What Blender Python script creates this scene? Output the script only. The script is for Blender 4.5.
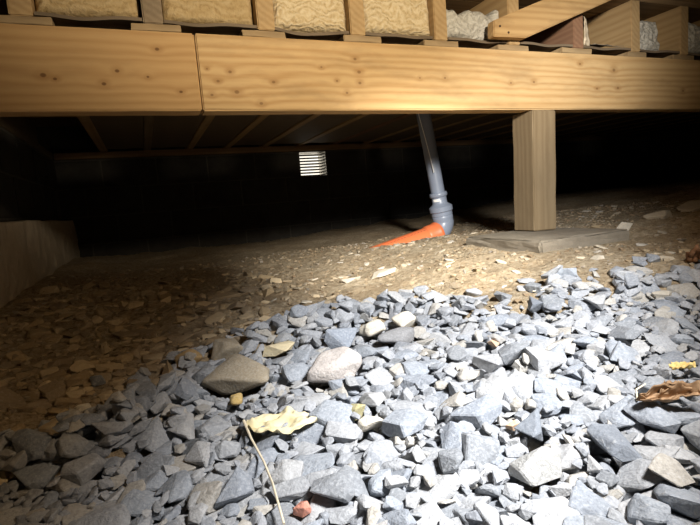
import bpy, bmesh, math
import numpy as np
from mathutils import Vector, Matrix, Quaternion

S = bpy.context.scene
COL = S.collection
for o in list(bpy.data.objects):
    bpy.data.objects.remove(o)
rng = np.random.default_rng(11)

# ---------------------------------------------------------------- camera
YAW, PITCH, ROLL, FPX = math.radians(22.2), math.radians(7.0), math.radians(4.6), 490.0
def cam_axes():
    fw = np.array([math.sin(YAW) * math.cos(PITCH), math.cos(YAW) * math.cos(PITCH), -math.sin(PITCH)])
    rt = np.array([math.cos(YAW), -math.sin(YAW), 0.0])
    up = np.cross(rt, fw)
    return rt * math.cos(ROLL) - up * math.sin(ROLL), up * math.cos(ROLL) + rt * math.sin(ROLL), fw
RT, UP, FW = cam_axes()
cam = bpy.data.objects.new('camera', bpy.data.cameras.new('camera'))
cam.data.sensor_width = 36.0
cam.data.lens = FPX / 700.0 * 36.0
cam.data.clip_start = 0.01
cam.matrix_world = Matrix(((RT[0], UP[0], -FW[0], 0), (RT[1], UP[1], -FW[1], 0), (RT[2], UP[2], -FW[2], 0), (0, 0, 0, 1)))
COL.objects.link(cam)
S.camera = cam

# ---------------------------------------------------------------- world, lamps, exposure
W = bpy.data.worlds.new('daylight'); S.world = W; W.use_nodes = True
W.node_tree.nodes['Background'].inputs[0].default_value = (1.0, .93, .78, 1)
W.node_tree.nodes['Background'].inputs[1].default_value = 1.5

def spot(name, loc, target, power, size, blend, color, radius, squash=1.0, roll=0.0):
    d = bpy.data.lights.new(name, 'SPOT')
    d.energy = power; d.spot_size = math.radians(size); d.spot_blend = blend
    d.color = color; d.shadow_soft_size = radius
    o = bpy.data.objects.new(name, d); COL.objects.link(o)
    o.location = loc
    o.rotation_euler = ((Vector(target) - Vector(loc)).to_track_quat('-Z', 'Y') @ Quaternion((0, 0, 1), roll)).to_euler()
    o.scale = (squash, 1, 1)
    return o
# hand torch held above and to the right of the camera: bright beam, and the wide warm spill around it
LAMP = (.62, 0.0, .60)
spot('torch_beam', LAMP, (.80, 1.12, -.30), 178, 122, .66, (.975, .985, 1.0), .10, .25, -.72)
spot('torch_far_fill', LAMP, (1.00, 1.97, -.31), 350, 36, 1.0, (1.0, .95, .86), .10)  # extra spot added to lift the far soil and pipe foot
spot('pine_fill_spot', LAMP, (.84, 1.525, .60), 98, 46, 1.0, (1.0, .86, .64), .05, 2.5)  # added warm fill for the pine beam and joist ends, no separate lamp there
spot('torch_spill', LAMP, (.10, 1.5, -.10), 13.5, 170, .5, (1.0, .70, .40), .05)

S.view_settings.view_transform = 'Standard'
S.view_settings.look = 'None'
S.view_settings.gamma = 1.0
S.view_settings.use_curve_mapping = False
S.view_settings.exposure = 0.0

# ---------------------------------------------------------------- node helpers
class N:
    def __init__(self, name):
        self.m = bpy.data.materials.new(name); self.m.use_nodes = True
        self.t = self.m.node_tree; self.b = self.t.nodes['Principled BSDF']
    def n(self, kind, **kw):
        x = self.t.nodes.new(kind)
        for k, v in kw.items():
            setattr(x, k, v)
        return x
    def l(self, a, b): self.t.links.new(a, b)
    def set(self, sock, v):
        if hasattr(v, 'is_output'): self.l(v, sock)
        else: sock.default_value = v
    def math(self, op, a, b=0.0, c=0.0, clamp=False):
        x = self.n('ShaderNodeMath', operation=op, use_clamp=clamp)
        for i, v in enumerate((a, b, c)): self.set(x.inputs[i], v)
        return x.outputs[0]
    def noise(self, vec, scale, detail=4, rough=.55, dist=0.0):
        x = self.n('ShaderNodeTexNoise')
        self.l(vec, x.inputs['Vector']); x.inputs['Scale'].default_value = scale
        x.inputs['Detail'].default_value = detail; x.inputs['Roughness'].default_value = rough
        x.inputs['Distortion'].default_value = dist
        return x.outputs['Fac']
    def ramp(self, fac, stops):
        x = self.n('ShaderNodeValToRGB'); self.l(fac, x.inputs[0]); e = x.color_ramp.elements
        while len(e) < len(stops): e.new(.5)
        for i, (p, c) in enumerate(stops):
            e[i].position = p; e[i].color = (*c, 1)
        return x.outputs[0]
    def rng(self, v, a, b, c=0.0, d=1.0, smooth=False):
        x = self.n('ShaderNodeMapRange')
        if smooth: x.interpolation_type = 'SMOOTHSTEP'
        self.set(x.inputs[0], v)
        for i, q in enumerate((a, b, c, d)): x.inputs[i + 1].default_value = q
        return x.outputs[0]
    def mix(self, f, a, b, mode='MIX'):
        x = self.n('ShaderNodeMix', data_type='RGBA', blend_type=mode)
        self.set(x.inputs[0], f)
        for i, v in ((6, a), (7, b)):
            self.set(x.inputs[i], (*v, 1) if isinstance(v, tuple) and len(v) == 3 else v)
        return x.outputs[2]
    def bump(self, h, strength=.5, dist=.01):
        x = self.n('ShaderNodeBump'); self.l(h, x.inputs['Height'])
        x.inputs['Strength'].default_value = strength; x.inputs['Distance'].default_value = dist
        self.l(x.outputs[0], self.b.inputs['Normal'])
    def scaled(self, vec, s):
        x = self.n('ShaderNodeMapping'); self.l(vec, x.inputs[0]); x.inputs['Scale'].default_value = s
        return x.outputs[0]
    def pos(self): return self.n('ShaderNodeNewGeometry').outputs['Position']
    def obj(self): return self.n('ShaderNodeTexCoord').outputs['Object']
    def done(self, col, rough=.8, spec=.3, metal=0.0):
        self.set(self.b.inputs['Base Color'], (*col, 1) if isinstance(col, tuple) else col)
        self.set(self.b.inputs['Roughness'], rough)
        self.b.inputs['Specular IOR Level'].default_value = spec
        self.b.inputs['Metallic'].default_value = metal
        return self.m

def wood(name, axis, light, dark, grime=(.10, .075, .05), grime_amt=.35, knots=(), origin=(0, 0, 0), ring=38.0, rough=.72, offset=0.0, knot_amt=.9):
    """timber with the grain along `axis`; knots are (x, z) world points on the face that looks to -Y"""
    a = N(name)
    p = a.pos() if knots else a.obj()
    if offset:
        mp = a.n('ShaderNodeMapping'); a.l(p, mp.inputs[0]); mp.inputs['Location'].default_value = (offset, offset * .37, offset * .61); p = mp.outputs[0]
    st = [1.0, 1.0, 1.0]; st['xyz'.index(axis)] = .055
    ps = a.scaled(p, st)
    warp = a.noise(ps, 9, 3, .5)
    sep = a.n('ShaderNodeSeparateXYZ'); a.l(p, sep.inputs[0])
    cross = [sep.outputs[i] for i in range(3) if 'xyz'[i] != axis]
    f = a.math('ADD', a.math('MULTIPLY', cross[0], .8), cross[1])
    f = a.math('MULTIPLY_ADD', warp, .085, f)
    kn = None
    if knots:
        for (kx, kz, kr) in knots:
            d = a.n('ShaderNodeVectorMath', operation='DISTANCE')
            mp = a.n('ShaderNodeMapping'); a.l(p, mp.inputs[0]); mp.inputs['Scale'].default_value = (.75, 0, 1)
            a.l(mp.outputs[0], d.inputs[0]); d.inputs[1].default_value = (kx * .75, 0, kz)
            dn = a.math('DIVIDE', d.outputs['Value'], kr)
            kn = dn if kn is None else a.math('MINIMUM', kn, dn)
        f = a.math('MULTIPLY_ADD', a.math('POWER', 2.0, a.math('MULTIPLY', kn, -.45)), .018, f)
    rings = a.math('SINE', a.math('MULTIPLY', f, ring * 2 * math.pi))
    rings = a.rng(rings, -1, 1)
    fine = a.noise(ps, 170, 3, .6)
    g = a.math('ADD', a.math('MULTIPLY', rings, .52), a.math('MULTIPLY', fine, .5), clamp=True)
    big = a.noise(p, 2.3, 3, .5)
    col = a.ramp(g, [(.10, light), (.62, tuple(.5 * (p_ + q_) for p_, q_ in zip(light, dark))), (.95, dark)])
    col = a.mix(a.rng(big, .35, .7, 0, .35), col, tuple(c * .72 for c in light))
    gr = a.noise(a.scaled(p, [1.0 if s == 1 else .3 for s in st]), 11, 5, .65)
    col = a.mix(a.rng(gr, .5, .78, 0, grime_amt), col, grime)
    if kn is not None:
        col = a.mix(a.rng(kn, .45, .95, knot_amt, 0, True), col, (.075, .03, .012))
        col = a.mix(a.rng(kn, 1.0, 3.2, .35, 0, True), col, (.30, .15, .05))
    a.bump(a.math('ADD', a.math('MULTIPLY', fine, .5), a.math('MULTIPLY', gr, .5)), .35, .004)
    return a.done(col, rough, .25)

# ---------------------------------------------------------------- mesh helpers
def link(name, me, mat, parent=None, loc=(0, 0, 0)):
    o = bpy.data.objects.new(name, me); COL.objects.link(o); o.location = loc
    if mat and not me.materials: me.materials.append(mat)
    if parent is not None:
        o.parent = parent
        pw = world_loc(parent)
        o.location = Vector(loc) - pw
    return o
def world_loc(o):
    v = Vector(o.location)
    while o.parent: o = o.parent; v += Vector(o.location)
    return v
def tag(o, label, cat=None, group=None, kind=None):
    o['label'] = label
    if cat: o['category'] = cat
    if group: o['group'] = group
    if kind: o['kind'] = kind
    return o
def empty(name, loc):
    o = bpy.data.objects.new(name, None); COL.objects.link(o); o.location = loc; o.empty_display_size = .05
    return o
def to_mesh(bm, name, smooth=False):
    me = bpy.data.meshes.new(name); bm.normal_update(); bm.to_mesh(me); bm.free()
    if smooth: me.polygons.foreach_set('use_smooth', [True] * len(me.polygons))
    return me
def pydata(name, v, f, smooth=False):
    me = bpy.data.meshes.new(name); me.from_pydata(v if isinstance(v, list) else v.tolist(), [], f if isinstance(f, list) else f.tolist()); me.update()
    if smooth: me.polygons.foreach_set('use_smooth', [True] * len(me.polygons))
    return me
def box_bm(sx, sy, sz, bev=.003, cuts=0, wob=0.0):
    bm = bmesh.new(); bmesh.ops.create_cube(bm, size=1.0, matrix=Matrix.Diagonal((sx, sy, sz, 1)))
    if cuts:
        long = 0 if sx >= max(sy, sz) else (1 if sy >= sz else 2)
        es = [e for e in bm.edges if abs((e.verts[0].co - e.verts[1].co)[long]) > 1e-6]
        bmesh.ops.subdivide_edges(bm, edges=es, cuts=cuts, use_grid_fill=True)
    if bev: bmesh.ops.bevel(bm, geom=[e for e in bm.edges if len(e.link_faces) == 2 and e.calc_face_angle(0) > .5], offset=bev, segments=2, affect='EDGES')
    if wob:
        for v in bm.verts: v.co += Vector(rng.normal(0, wob, 3))
    return bm
def box(name, x0, x1, y0, y1, z0, z1, mat, parent=None, bev=.003, cuts=0, wob=0.0):
    me = to_mesh(box_bm(x1 - x0, y1 - y0, z1 - z0, bev, cuts, wob), name)
    return link(name, me, mat, parent, ((x0 + x1) / 2, (y0 + y1) / 2, (z0 + z1) / 2))
def prism(name, poly, y0, y1, mat, parent=None, bev=.002):
    """polygon in X,Z pushed from y0 to y1"""
    cx = sum(p[0] for p in poly) / len(poly); cz = sum(p[1] for p in poly) / len(poly)
    bm = bmesh.new(); yc = (y0 + y1) / 2
    a = [bm.verts.new((p[0] - cx, y0 - yc, p[1] - cz)) for p in poly]
    b = [bm.verts.new((p[0] - cx, y1 - yc, p[1] - cz)) for p in poly]
    n = len(poly); bm.faces.new(a); bm.faces.new(b[::-1])
    for i in range(n): bm.faces.new((a[i], b[i], b[(i + 1) % n], a[(i + 1) % n]))
    bmesh.ops.recalc_face_normals(bm, faces=bm.faces)
    if bev: bmesh.ops.bevel(bm, geom=list(bm.edges), offset=bev, segments=2, affect='EDGES')
    return link(name, to_mesh(bm, name), mat, parent, (cx, yc, cz))
def tube_mesh(name, pts, radii, seg=28, caps=True, smooth=True):
    """swept tube through points with a radius each; sharp steps by repeating a point"""
    P = [Vector(p) for p in pts]; V = []; F = []
    n = len(P); ref = Vector((0, 1, 0))
    for i in range(n):
        j0 = i
        while j0 > 0 and (P[j0 - 1] - P[i]).length < 1e-6: j0 -= 1
        j1 = i
        while j1 < n - 1 and (P[j1 + 1] - P[i]).length < 1e-6: j1 += 1
        t = (P[min(j1 + 1, n - 1)] - P[max(j0 - 1, 0)]).normalized()
        u = t.cross(ref)
        if u.length < 1e-3: u = t.cross(Vector((1, 0, 0)))
        u.normalize(); w = t.cross(u).normalized()
        for k in range(seg):
            a = 2 * math.pi * k / seg
            V.append(tuple(P[i] + (u * math.cos(a) + w * math.sin(a)) * radii[i]))
    for i in range(n - 1):
        for k in range(seg):
            k2 = (k + 1) % seg
            F.append([i * seg + k, i * seg + k2, (i + 1) * seg + k2, (i + 1) * seg + k])
    if caps:
        F.append(list(range(seg))[::-1]); F.append([(n - 1) * seg + k for k in range(seg)])
    me = pydata(name, V, F)
    bm = bmesh.new(); bm.from_mesh(me); bmesh.ops.recalc_face_normals(bm, faces=bm.faces); bm.to_mesh(me); bm.free()
    if smooth:
        me.polygons.foreach_set('use_smooth', [True] * len(me.polygons))
        me.set_sharp_from_angle(angle=math.radians(40))
    return me
def centred(me):
    n = len(me.vertices); c = np.empty(n * 3); me.vertices.foreach_get('co', c); c = c.reshape(-1, 3)
    m = (c.min(0) + c.max(0)) / 2; m[2] = c[:, 2].min(); me.vertices.foreach_set('co', (c - m).ravel()); me.update()
    return tuple(m)

# ---------------------------------------------------------------- ground shape
GP = np.array([(.17,.47,-.35),(-.2,.68,-.355),(.46,.28,-.345),(.04,.78,-.345),(.424,1.07,-.31),(1.08,.675,-.275),
 (-.168,1.675,-.33),(-.32,1.2,-.345),(1.05,1.03,-.24),(1.19,1.235,-.222),(1.62,1.22,-.212),(1.5,1.6,-.195),(.816,1.28,-.262),(.39,2.117,-.30),
 (1.48,2.3,-.228),(1.086,2.3,-.245),(.75,2.6,-.28),(-.5,2.03,-.265),(-.5,3.4,-.25),(-.5,4.4,-.26),(.8,4.4,-.28),(2.5,4.4,-.2),
 (1.95,1.6,-.175),(3.2,2.0,-.1),(2.9,2.5,-.15),(4.5,4.4,-.09),(-.7,-.8,-.36),(.3,-.8,-.36),(1.2,-.6,-.33),(2,.3,-.22),(3.2,.4,-.15),(5,1.5,-.08),(6,4,-.06),(5,-1,-.15)])
def _phi(r): return np.where(r > 1e-9, r * r * np.log(np.maximum(r, 1e-9)), 0)
_P = GP[:, :2]; _n = len(GP)
_A = np.zeros((_n + 3, _n + 3)); _A[:_n, :_n] = _phi(np.linalg.norm(_P[:, None] - _P[None], axis=2)) + np.eye(_n) * .01
_A[:_n, _n] = 1; _A[:_n, _n + 1:] = _P; _A[_n:, :_n] = _A[:_n, _n:].T
_w = np.linalg.solve(_A, np.append(GP[:, 2], [0, 0, 0]))
def base(x, y):
    x = np.asarray(x, float); y = np.asarray(y, float); s = _w[_n] + _w[_n + 1] * x + _w[_n + 2] * y
    for i in range(_n): s = s + _w[i] * _phi(np.hypot(x - _P[i, 0], y - _P[i, 1]))
    return s
_lat = np.random.default_rng(5).random((256, 256))
def vnoise(x, y, f, s=0):
    x = np.asarray(x) * f + 37.1 * s; y = np.asarray(y) * f + 91.7 * s
    i = np.floor(x).astype(int); j = np.floor(y).astype(int); u = x - i; v = y - j
    u = u * u * (3 - 2 * u); v = v * v * (3 - 2 * v)
    g = lambda a, b: _lat[a & 255, b & 255]
    return (g(i, j) * (1 - u) + g(i + 1, j) * u) * (1 - v) + (g(i, j + 1) * (1 - u) + g(i + 1, j + 1) * u) * v - .5
def inpoly(x, y, poly):
    x = np.asarray(x, float); y = np.asarray(y, float); r = np.zeros(np.broadcast(x, y).shape, bool); n = len(poly)
    for i in range(n):
        (x0, y0), (x1, y1) = poly[i], poly[(i + 1) % n]
        c = ((y0 > y) != (y1 > y)) & (x < (x1 - x0) * (y - y0) / (y1 - y0 + 1e-12) + x0); r ^= c
    return r
BED = [(-.6,.83),(-.234,.811),(-.104,.79),(-.012,.80),(.046,.93),(.119,1.15),(.295,1.14),(.437,1.12),(.584,1.07),(.676,.94),(.871,.857),(1.055,.768),(1.25,.70),(2.0,.5),(2.0,-.4),(-.6,-.4)]
PAD = (1.195, 1.615, 1.25, 1.665)
def soil(x, y):
    z = base(x, y)
    z = z + .030 * vnoise(x, y, 3.1, 1) + .018 * vnoise(x, y, 9, 2) + .010 * vnoise(x, y, 24, 3) + .006 * vnoise(x, y, 60, 4)
    dpad = np.hypot(np.maximum(0, np.maximum(PAD[0] - x, x - PAD[1])), np.maximum(0, np.maximum(PAD[2] - y, y - PAD[3])))
    k = np.clip(1 - dpad / .10, 0, 1) * (np.asarray(y) < 1.5)
    z = z * (1 - k) + k * np.minimum(z, -.216)
    return z

# ---------------------------------------------------------------- materials of the shell
def mat_soil():
    a = N('sandy_soil'); p = a.pos()
    n1 = a.noise(p, 5, 5, .6); n2 = a.noise(p, 60, 6, .7); n3 = a.noise(p, 260, 3, .6)
    c = a.ramp(n2, [(.28, (.16, .12, .07)), (.5, (.44, .355, .24)), (.72, (.64, .55, .41))])
    c = a.mix(a.rng(n1, .38, .68, 0, .55), c, (.31, .215, .12))
    c = a.mix(a.rng(n3, .6, .75, 0, .5), c, (.62, .54, .42))
    a.bump(a.math('ADD', a.math('MULTIPLY', n2, 1.0), a.math('MULTIPLY', n3, .35)), .9, .014)
    return a.done(c, .95, .1)
def mat_concrete(name, lo, hi, sc=14, bump=.4):
    a = N(name); p = a.pos()
    n1 = a.noise(p, sc, 6, .65); n2 = a.noise(p, sc * 14, 3, .6); n0 = a.noise(p, 2.2, 3, .5)
    c = a.ramp(a.math('ADD', a.math('MULTIPLY', n1, .6), a.math('MULTIPLY', n0, .4)), [(.3, lo), (.7, hi)])
    c = a.mix(a.rng(n2, .58, .7, 0, .4), c, tuple(x * .45 for x in lo))
    a.bump(a.math('ADD', n1, a.math('MULTIPLY', n2, .4)), bump, .006)
    return a.done(c, .92, .15)
M_soil = mat_soil()
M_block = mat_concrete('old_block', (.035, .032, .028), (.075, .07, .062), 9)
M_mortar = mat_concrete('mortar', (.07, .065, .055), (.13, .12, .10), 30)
M_foot = mat_concrete('footing_concrete', (.48, .41, .31), (.64, .56, .44), 20, .7)
M_pad = mat_concrete('pad_concrete', (.17, .145, .11), (.30, .26, .20), 22, .8)
M_pine_l = wood('beam_pine_short', 'x', (.58, .37, .165), (.44, .25, .10), grime_amt=.18,
    knots=[(-.198,.392,.0075),(-.172,.383,.005),(-.02,.407,.006),(-.057,.372,.006),(.057,.393,.004),(.09,.469,.006),(.141,.353,.005),(-.42,.41,.008),(-.35,.36,.006)])
M_pine_r = wood('beam_pine_long', 'x', (.66, .455, .225), (.44, .25, .095), grime=(.16, .10, .05), grime_amt=.42, knot_amt=.62,
    knots=[(.221,.419,.003),(.227,.345,.005),(.249,.385,.005),(.287,.412,.0055),(.301,.354,.0075),(.372,.321,.006),(.417,.385,.0055),(.578,.434,.004),(.698,.463,.006),(.709,.387,.006),
           (.628,.392,.004),(.66,.355,.005),(.709,.422,.007),(.94,.408,.004),(1.043,.41,.005),(1.882,.459,.009),(1.783,.383,.006),(1.904,.387,.007),(1.449,.403,.006),(2.317,.379,.006),(1.337,.398,.005),(1.691,.478,.006)])
M_post = wood('post_timber', 'z', (.27, .20, .115), (.19, .13, .07), grime=(.13, .09, .05), grime_amt=.5)
M_joist = wood('joist_timber', 'y', (.52, .36, .18), (.38, .235, .105), grime_amt=.3)
M_joistg = wood('greyed_joist_timber', 'y', (.29, .22, .14), (.20, .14, .085), grime_amt=.5)
M_shim = wood('shim_timber', 'x', (.46, .33, .18), (.33, .22, .11), grime_amt=.5)
M_brace = wood('brace_timber', 'x', (.56, .37, .17), (.36, .21, .085), grime=(.17, .10, .05), grime_amt=.6)
M_sill = wood('sill_timber', 'x', (.36, .22, .11), (.25, .15, .07), grime_amt=.5)
M_soff = wood('soffit_timber', 'x', (.20, .15, .10), (.13, .095, .06), grime_amt=.6)
M_plank = wood('plank_timber', 'x', (.26, .17, .09), (.17, .11, .055), grime_amt=.5)

# ---------------------------------------------------------------- shell
def axis_pts(a, b, fine_a, fine_b, step, coarse):
    return np.concatenate([np.arange(a, fine_a, coarse), np.arange(fine_a, fine_b, step), np.arange(fine_b, b + coarse, coarse)])
gx = axis_pts(-.95, 6.2, -.6, 2.6, .0115, .06); gy = axis_pts(-1.4, 4.6, .3, 2.7, .0115, .05)
GX, GY = np.meshgrid(gx, gy); nx, ny = len(gx), len(gy)
inb = inpoly(GX, GY, BED)
GZ = soil(GX, GY)
GZ = np.where(inb, base(GX, GY) - .055 + .006 * vnoise(GX, GY, 40, 7), GZ)
pz = (GX > PAD[0] - .01) & (GX < PAD[1] + .01) & (GY > PAD[2] - .01) & (GY < PAD[3] + .01)
GZ = np.where(pz, np.minimum(GZ, -.205), GZ)
V = np.stack([GX, GY, GZ], -1).reshape(-1, 3)
I = (np.arange(ny - 1)[:, None] * nx + np.arange(nx - 1)[None]).ravel()
floor = link('floor', pydata('floor', V, np.stack([I, I + 1, I + nx + 1, I + nx], 1), True), M_soil)
tag(floor, 'sandy brown soil floor of the crawl space', kind='structure')

YB = 1.525; JB = .54; JT = .75
# back wall: mortar core with a vent opening, blocks in courses
WY = 4.32; VX0, VX1, VZ0, VZ1 = 1.35, 1.605, .262, .482
def slab_mesh(name, boxes):
    bm = bmesh.new()
    for (x0, x1, y0, y1, z0, z1) in boxes:
        bmesh.ops.create_cube(bm, size=1, matrix=Matrix.Translation(((x0+x1)/2, (y0+y1)/2, (z0+z1)/2)) @ Matrix.Diagonal((x1-x0, y1-y0, z1-z0, 1)))
    return to_mesh(bm, name)
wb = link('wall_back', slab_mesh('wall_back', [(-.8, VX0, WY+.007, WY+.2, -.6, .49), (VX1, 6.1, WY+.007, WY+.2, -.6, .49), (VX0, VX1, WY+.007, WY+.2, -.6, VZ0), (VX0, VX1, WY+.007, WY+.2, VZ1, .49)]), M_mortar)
tag(wb, 'dark concrete block foundation wall at the back', kind='structure')
bk = to_mesh(box_bm(.392, .03, .206, .005), 'block'); bkh = to_mesh(box_bm(.24, .03, .206, .005), 'half_block')
for r in range(4):
    zc = .372 - r * .216
    x = -.8 + (.2 if r % 2 else 0)
    if r == 0:
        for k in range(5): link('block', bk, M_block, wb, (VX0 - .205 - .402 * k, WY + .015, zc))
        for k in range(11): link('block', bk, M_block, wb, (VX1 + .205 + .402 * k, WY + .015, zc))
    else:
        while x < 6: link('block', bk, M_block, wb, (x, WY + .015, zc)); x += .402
LWX = -.57
wl = link('wall_left', slab_mesh('wall_left', [(LWX-.2, LWX-.007, -1.3, WY, -.6, .49)]), M_mortar)
tag(wl, 'dark concrete block side wall', kind='structure')
bl = to_mesh(box_bm(.03, .392, .206, .005), 'side_block')
for r in range(3):
    for k in range(12):
        y = 4.1 - .402 * k - (.2 if r % 2 else 0)
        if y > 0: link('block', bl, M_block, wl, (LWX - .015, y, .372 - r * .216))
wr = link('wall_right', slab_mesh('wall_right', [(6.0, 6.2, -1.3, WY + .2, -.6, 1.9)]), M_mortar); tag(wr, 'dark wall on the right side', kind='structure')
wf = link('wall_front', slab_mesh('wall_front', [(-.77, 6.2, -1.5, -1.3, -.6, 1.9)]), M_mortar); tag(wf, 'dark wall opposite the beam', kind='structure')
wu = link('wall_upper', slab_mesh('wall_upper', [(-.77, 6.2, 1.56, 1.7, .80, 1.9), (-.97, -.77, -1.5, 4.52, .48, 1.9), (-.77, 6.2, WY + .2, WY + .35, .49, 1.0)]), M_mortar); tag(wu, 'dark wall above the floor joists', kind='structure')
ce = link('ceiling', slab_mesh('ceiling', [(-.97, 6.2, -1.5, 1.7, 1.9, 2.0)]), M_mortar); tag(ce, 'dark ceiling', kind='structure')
# subfloor planks above the joists
sf = link('ceiling_subfloor', slab_mesh('subfloor', [(-.75, 6.0, 1.535, WY + .2, .772, .79)]), M_plank); tag(sf, 'board subfloor lying on the joists', kind='structure')
pk = to_mesh(box_bm(6.7, .146, .022, .002), 'plank')
for k in range(19): link('plank', pk, M_plank, sf, (2.62, 1.61 + .15 * k, JT + .011))

# concrete footing along the left wall, ragged lower edge
fv = []; ff = []; ys = np.arange(-.4, 4.32, .03); nz = 14
for y in ys:
    for k in range(nz):
        t = k / (nz - 1)
        xx = -.50 + .012 * float(vnoise(y, t * .5, 6, 21)) + .008 * float(vnoise(y, t * .4, 22, 22)) + (.014 if t < .25 else 0) * float(vnoise(y, t, 40, 25))
        zz = (.03 + .007 * float(vnoise(y, 3, 5, 23))) * t + (1 - t) * -.36
        fv.append((xx, y, zz))
    zt = fv[-1][2]; fv.append((-.51, y, zt + .004)); fv.append((LWX + .001, y, zt + .004)); fv.append((LWX + .001, y, -.36))
m = nz + 3
for i in range(len(ys) - 1):
    for k in range(m - 1): ff.append([i*m+k, i*m+k+1, (i+1)*m+k+1, (i+1)*m+k])
ff.append(list(range(m))); ff.append([(len(ys)-1)*m + k for k in range(m)][::-1])
me = pydata('concrete_footing', fv, ff); c = centred(me)
o = link('concrete_footing', me, M_foot, None, c)
tag(o, 'rough concrete footing ledge running along the side wall', 'footing')

# sill plates on the walls
tag(box('sill_plate', -.57, 5.95, WY - .02, WY + .12, .492, .54, M_sill, bev=.003), 'long timber sill plate on top of the back block wall', 'sill')
tag(box('sill_plate', -.70, -.573, 1.7, WY - .025, .492, .54, M_soff, bev=.003), 'timber sill plate on top of the side wall', 'sill')
tag(box('rim_board', -.70, -.655, 1.56, WY - .025, .5405, .748, M_soff, bev=.002), 'dark rim board standing on the side wall sill', 'board')

# ---------------------------------------------------------------- beam, post, pad
tag(box('wooden_beam', -.77, .1945, YB, YB + .075, .300, .518, M_pine_l, bev=.004, cuts=10, wob=.0004), 'planed pine beam piece left of the butt joint, knots scattered', 'beam')
tag(box('wooden_beam', .1975, 5.98, YB, YB + .075, .300, .518, M_pine_r, bev=.004, cuts=40, wob=.0004), 'long planed pine beam piece resting on the wooden post', 'beam')
post = box('wooden_post', 1.44, 1.557, YB, YB + .117, -.176, .2995, M_post, bev=.004, cuts=6, wob=.0006)
tag(post, 'square weathered timber post under the pine beam', 'post'); post.rotation_euler = (0, math.radians(1.5), 0); post.location.x -= .007
bm = box_bm(PAD[1] - PAD[0], PAD[3] - PAD[2], .09, .008)
bmesh.ops.subdivide_edges(bm, edges=list(bm.edges), cuts=4, use_grid_fill=True)
for v in bm.verts: v.co += Vector(rng.normal(0, .0016, 3))
pad = link('concrete_pad', to_mesh(bm, 'concrete_pad'), M_pad, None, ((PAD[0]+PAD[1])/2, (PAD[2]+PAD[3])/2, -.176 - .045))
tag(pad, 'flat square concrete pad under the wooden post', 'concrete pad')

# ---------------------------------------------------------------- joists, shims, soffit boards, insulation
JX = [-.255, .063, .386, .693, 1.015, 1.341, 1.667, 1.996, 2.310, 2.63, 2.95, 3.27, 3.59, 3.91, 4.23, 4.55, 4.87, 5.19, 5.51]
JWD = .054
GJ = 'floor joists on the pine beam'
jl = {0: 'floor joist above the short beam piece, next to the smooth tan batt', 2: 'first floor joist past the butt joint, between tan and cream batts', 3: 'floor joist between the two cream wavy wool batts', 4: 'floor joist between bright cream batt and torn grey-white wool', 9: 'floor joist past the whitish grey wool batt', 1: 'greyed rough-sawn floor joist resting on the shim near the butt joint', 5: 'floor joist behind the foot of the diagonal brace',
      6: 'floor joist with reddish end grain under the diagonal brace', 7: 'floor joist with a bare pale side and a grey patch beside it', 8: 'floor joist with grey wool stuffed against its bare side'}
jm = to_mesh(box_bm(JWD, WY + .1 - YB - .006, JT - JB, .003, 8, .0005), 'joist')
M_jred = wood('reddish_joist_timber', 'y', (.30, .17, .10), (.20, .10, .06), grime_amt=.4)
for i, x in enumerate(JX):
    mm = jm.copy() if i in (1, 6) else jm
    if i in (1, 6): mm.materials.clear(); mm.materials.append(M_joistg if i == 1 else M_jred)
    o = link('floor_joist', mm, M_joist, None, (x + JWD / 2, (YB + .006 + WY + .1) / 2, (JT + JB) / 2))
    tag(o, jl.get(i, 'rough-sawn pine floor joist far along the beam past the grey wool'), 'joist', GJ)
sh = [(-.30, -.16), (.029, .162), (.337, .473), (.665, .801), (.969, 1.113), (1.293, 1.439), (1.60, 1.76), (1.97, 2.09), (2.27, 2.41)] + [(x - .04, x + .09) for x in JX[9:]]
SHL = {0: 'the joist beside the smooth tan batt', 1: 'the greyed joist', 2: 'the first joist past the butt joint', 3: 'the joist between both cream batts', 4: 'the joist beside the torn grey-white wool', 5: 'the foot of the diagonal brace', 6: 'the reddish joist', 7: 'the pale bare joist', 8: 'the joist beside the loose grey wool', 9: 'the joist past the whitish wool'}
for k, (a0, a1) in enumerate(sh):
    o = box('shim_block', a0, a1, YB + .003 + .004 * (k % 3), YB + .074, .5185, JB - .0005, M_shim, bev=.002, cuts=2, wob=.0008)
    tag(o, 'small wooden shim block on the beam under ' + SHL.get(k, 'a joist far along the beam'), 'shim', 'shim blocks on the beam')

def soffit(x0, x1, sag, k):
    n = 20; V = []; F = []; ysn = [YB + .012, YB + .35, WY - .1]
    for z_off in (0, .009):
        for y in ysn:
            for i in range(n + 1):
                t = i / n
                V.append((x0 + (x1 - x0) * t, y + .006 * math.sin(t * 5 + k), JB + .006 + z_off - sag * math.sin(math.pi * min(1, t * .9 + .1)) ** 2 * (1 if y < YB + .1 else .2) + .0015 * math.sin(t * 11 + k)))
    m = n + 1
    for s in (0, 1):
        for j in range(2):
            for i in range(n):
                a = s * 3 * m + j * m + i; q = [a, a + 1, a + m + 1, a + m]; F.append(q if s else q[::-1])
    for i in range(n): F.append([i, i + 1, 3*m + i + 1, 3*m + i]); F.append([2*m + i + 1, 2*m + i, 5*m + i, 5*m + i + 1])
    for j in range(2): F.append([j*m, 3*m + j*m, 3*m + (j+1)*m, (j+1)*m]); F.append([j*m + n, (j+1)*m + n, 3*m + (j+1)*m + n, 3*m + j*m + n])
    me = pydata('soffit_board', V, F); c = centred(me)
    return link('soffit_board', me, M_soff, None, c)
SOL = {0: 'the smooth tan batt', 1: 'the tan swirled batt', 3: 'the bright cream batt', 4: 'the torn grey-white wool', 5: 'the diagonal brace', 6: 'the crumpled grey paper flap', 7: 'the loose lump of grey wool', 8: 'the whitish grey batt'}
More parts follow.
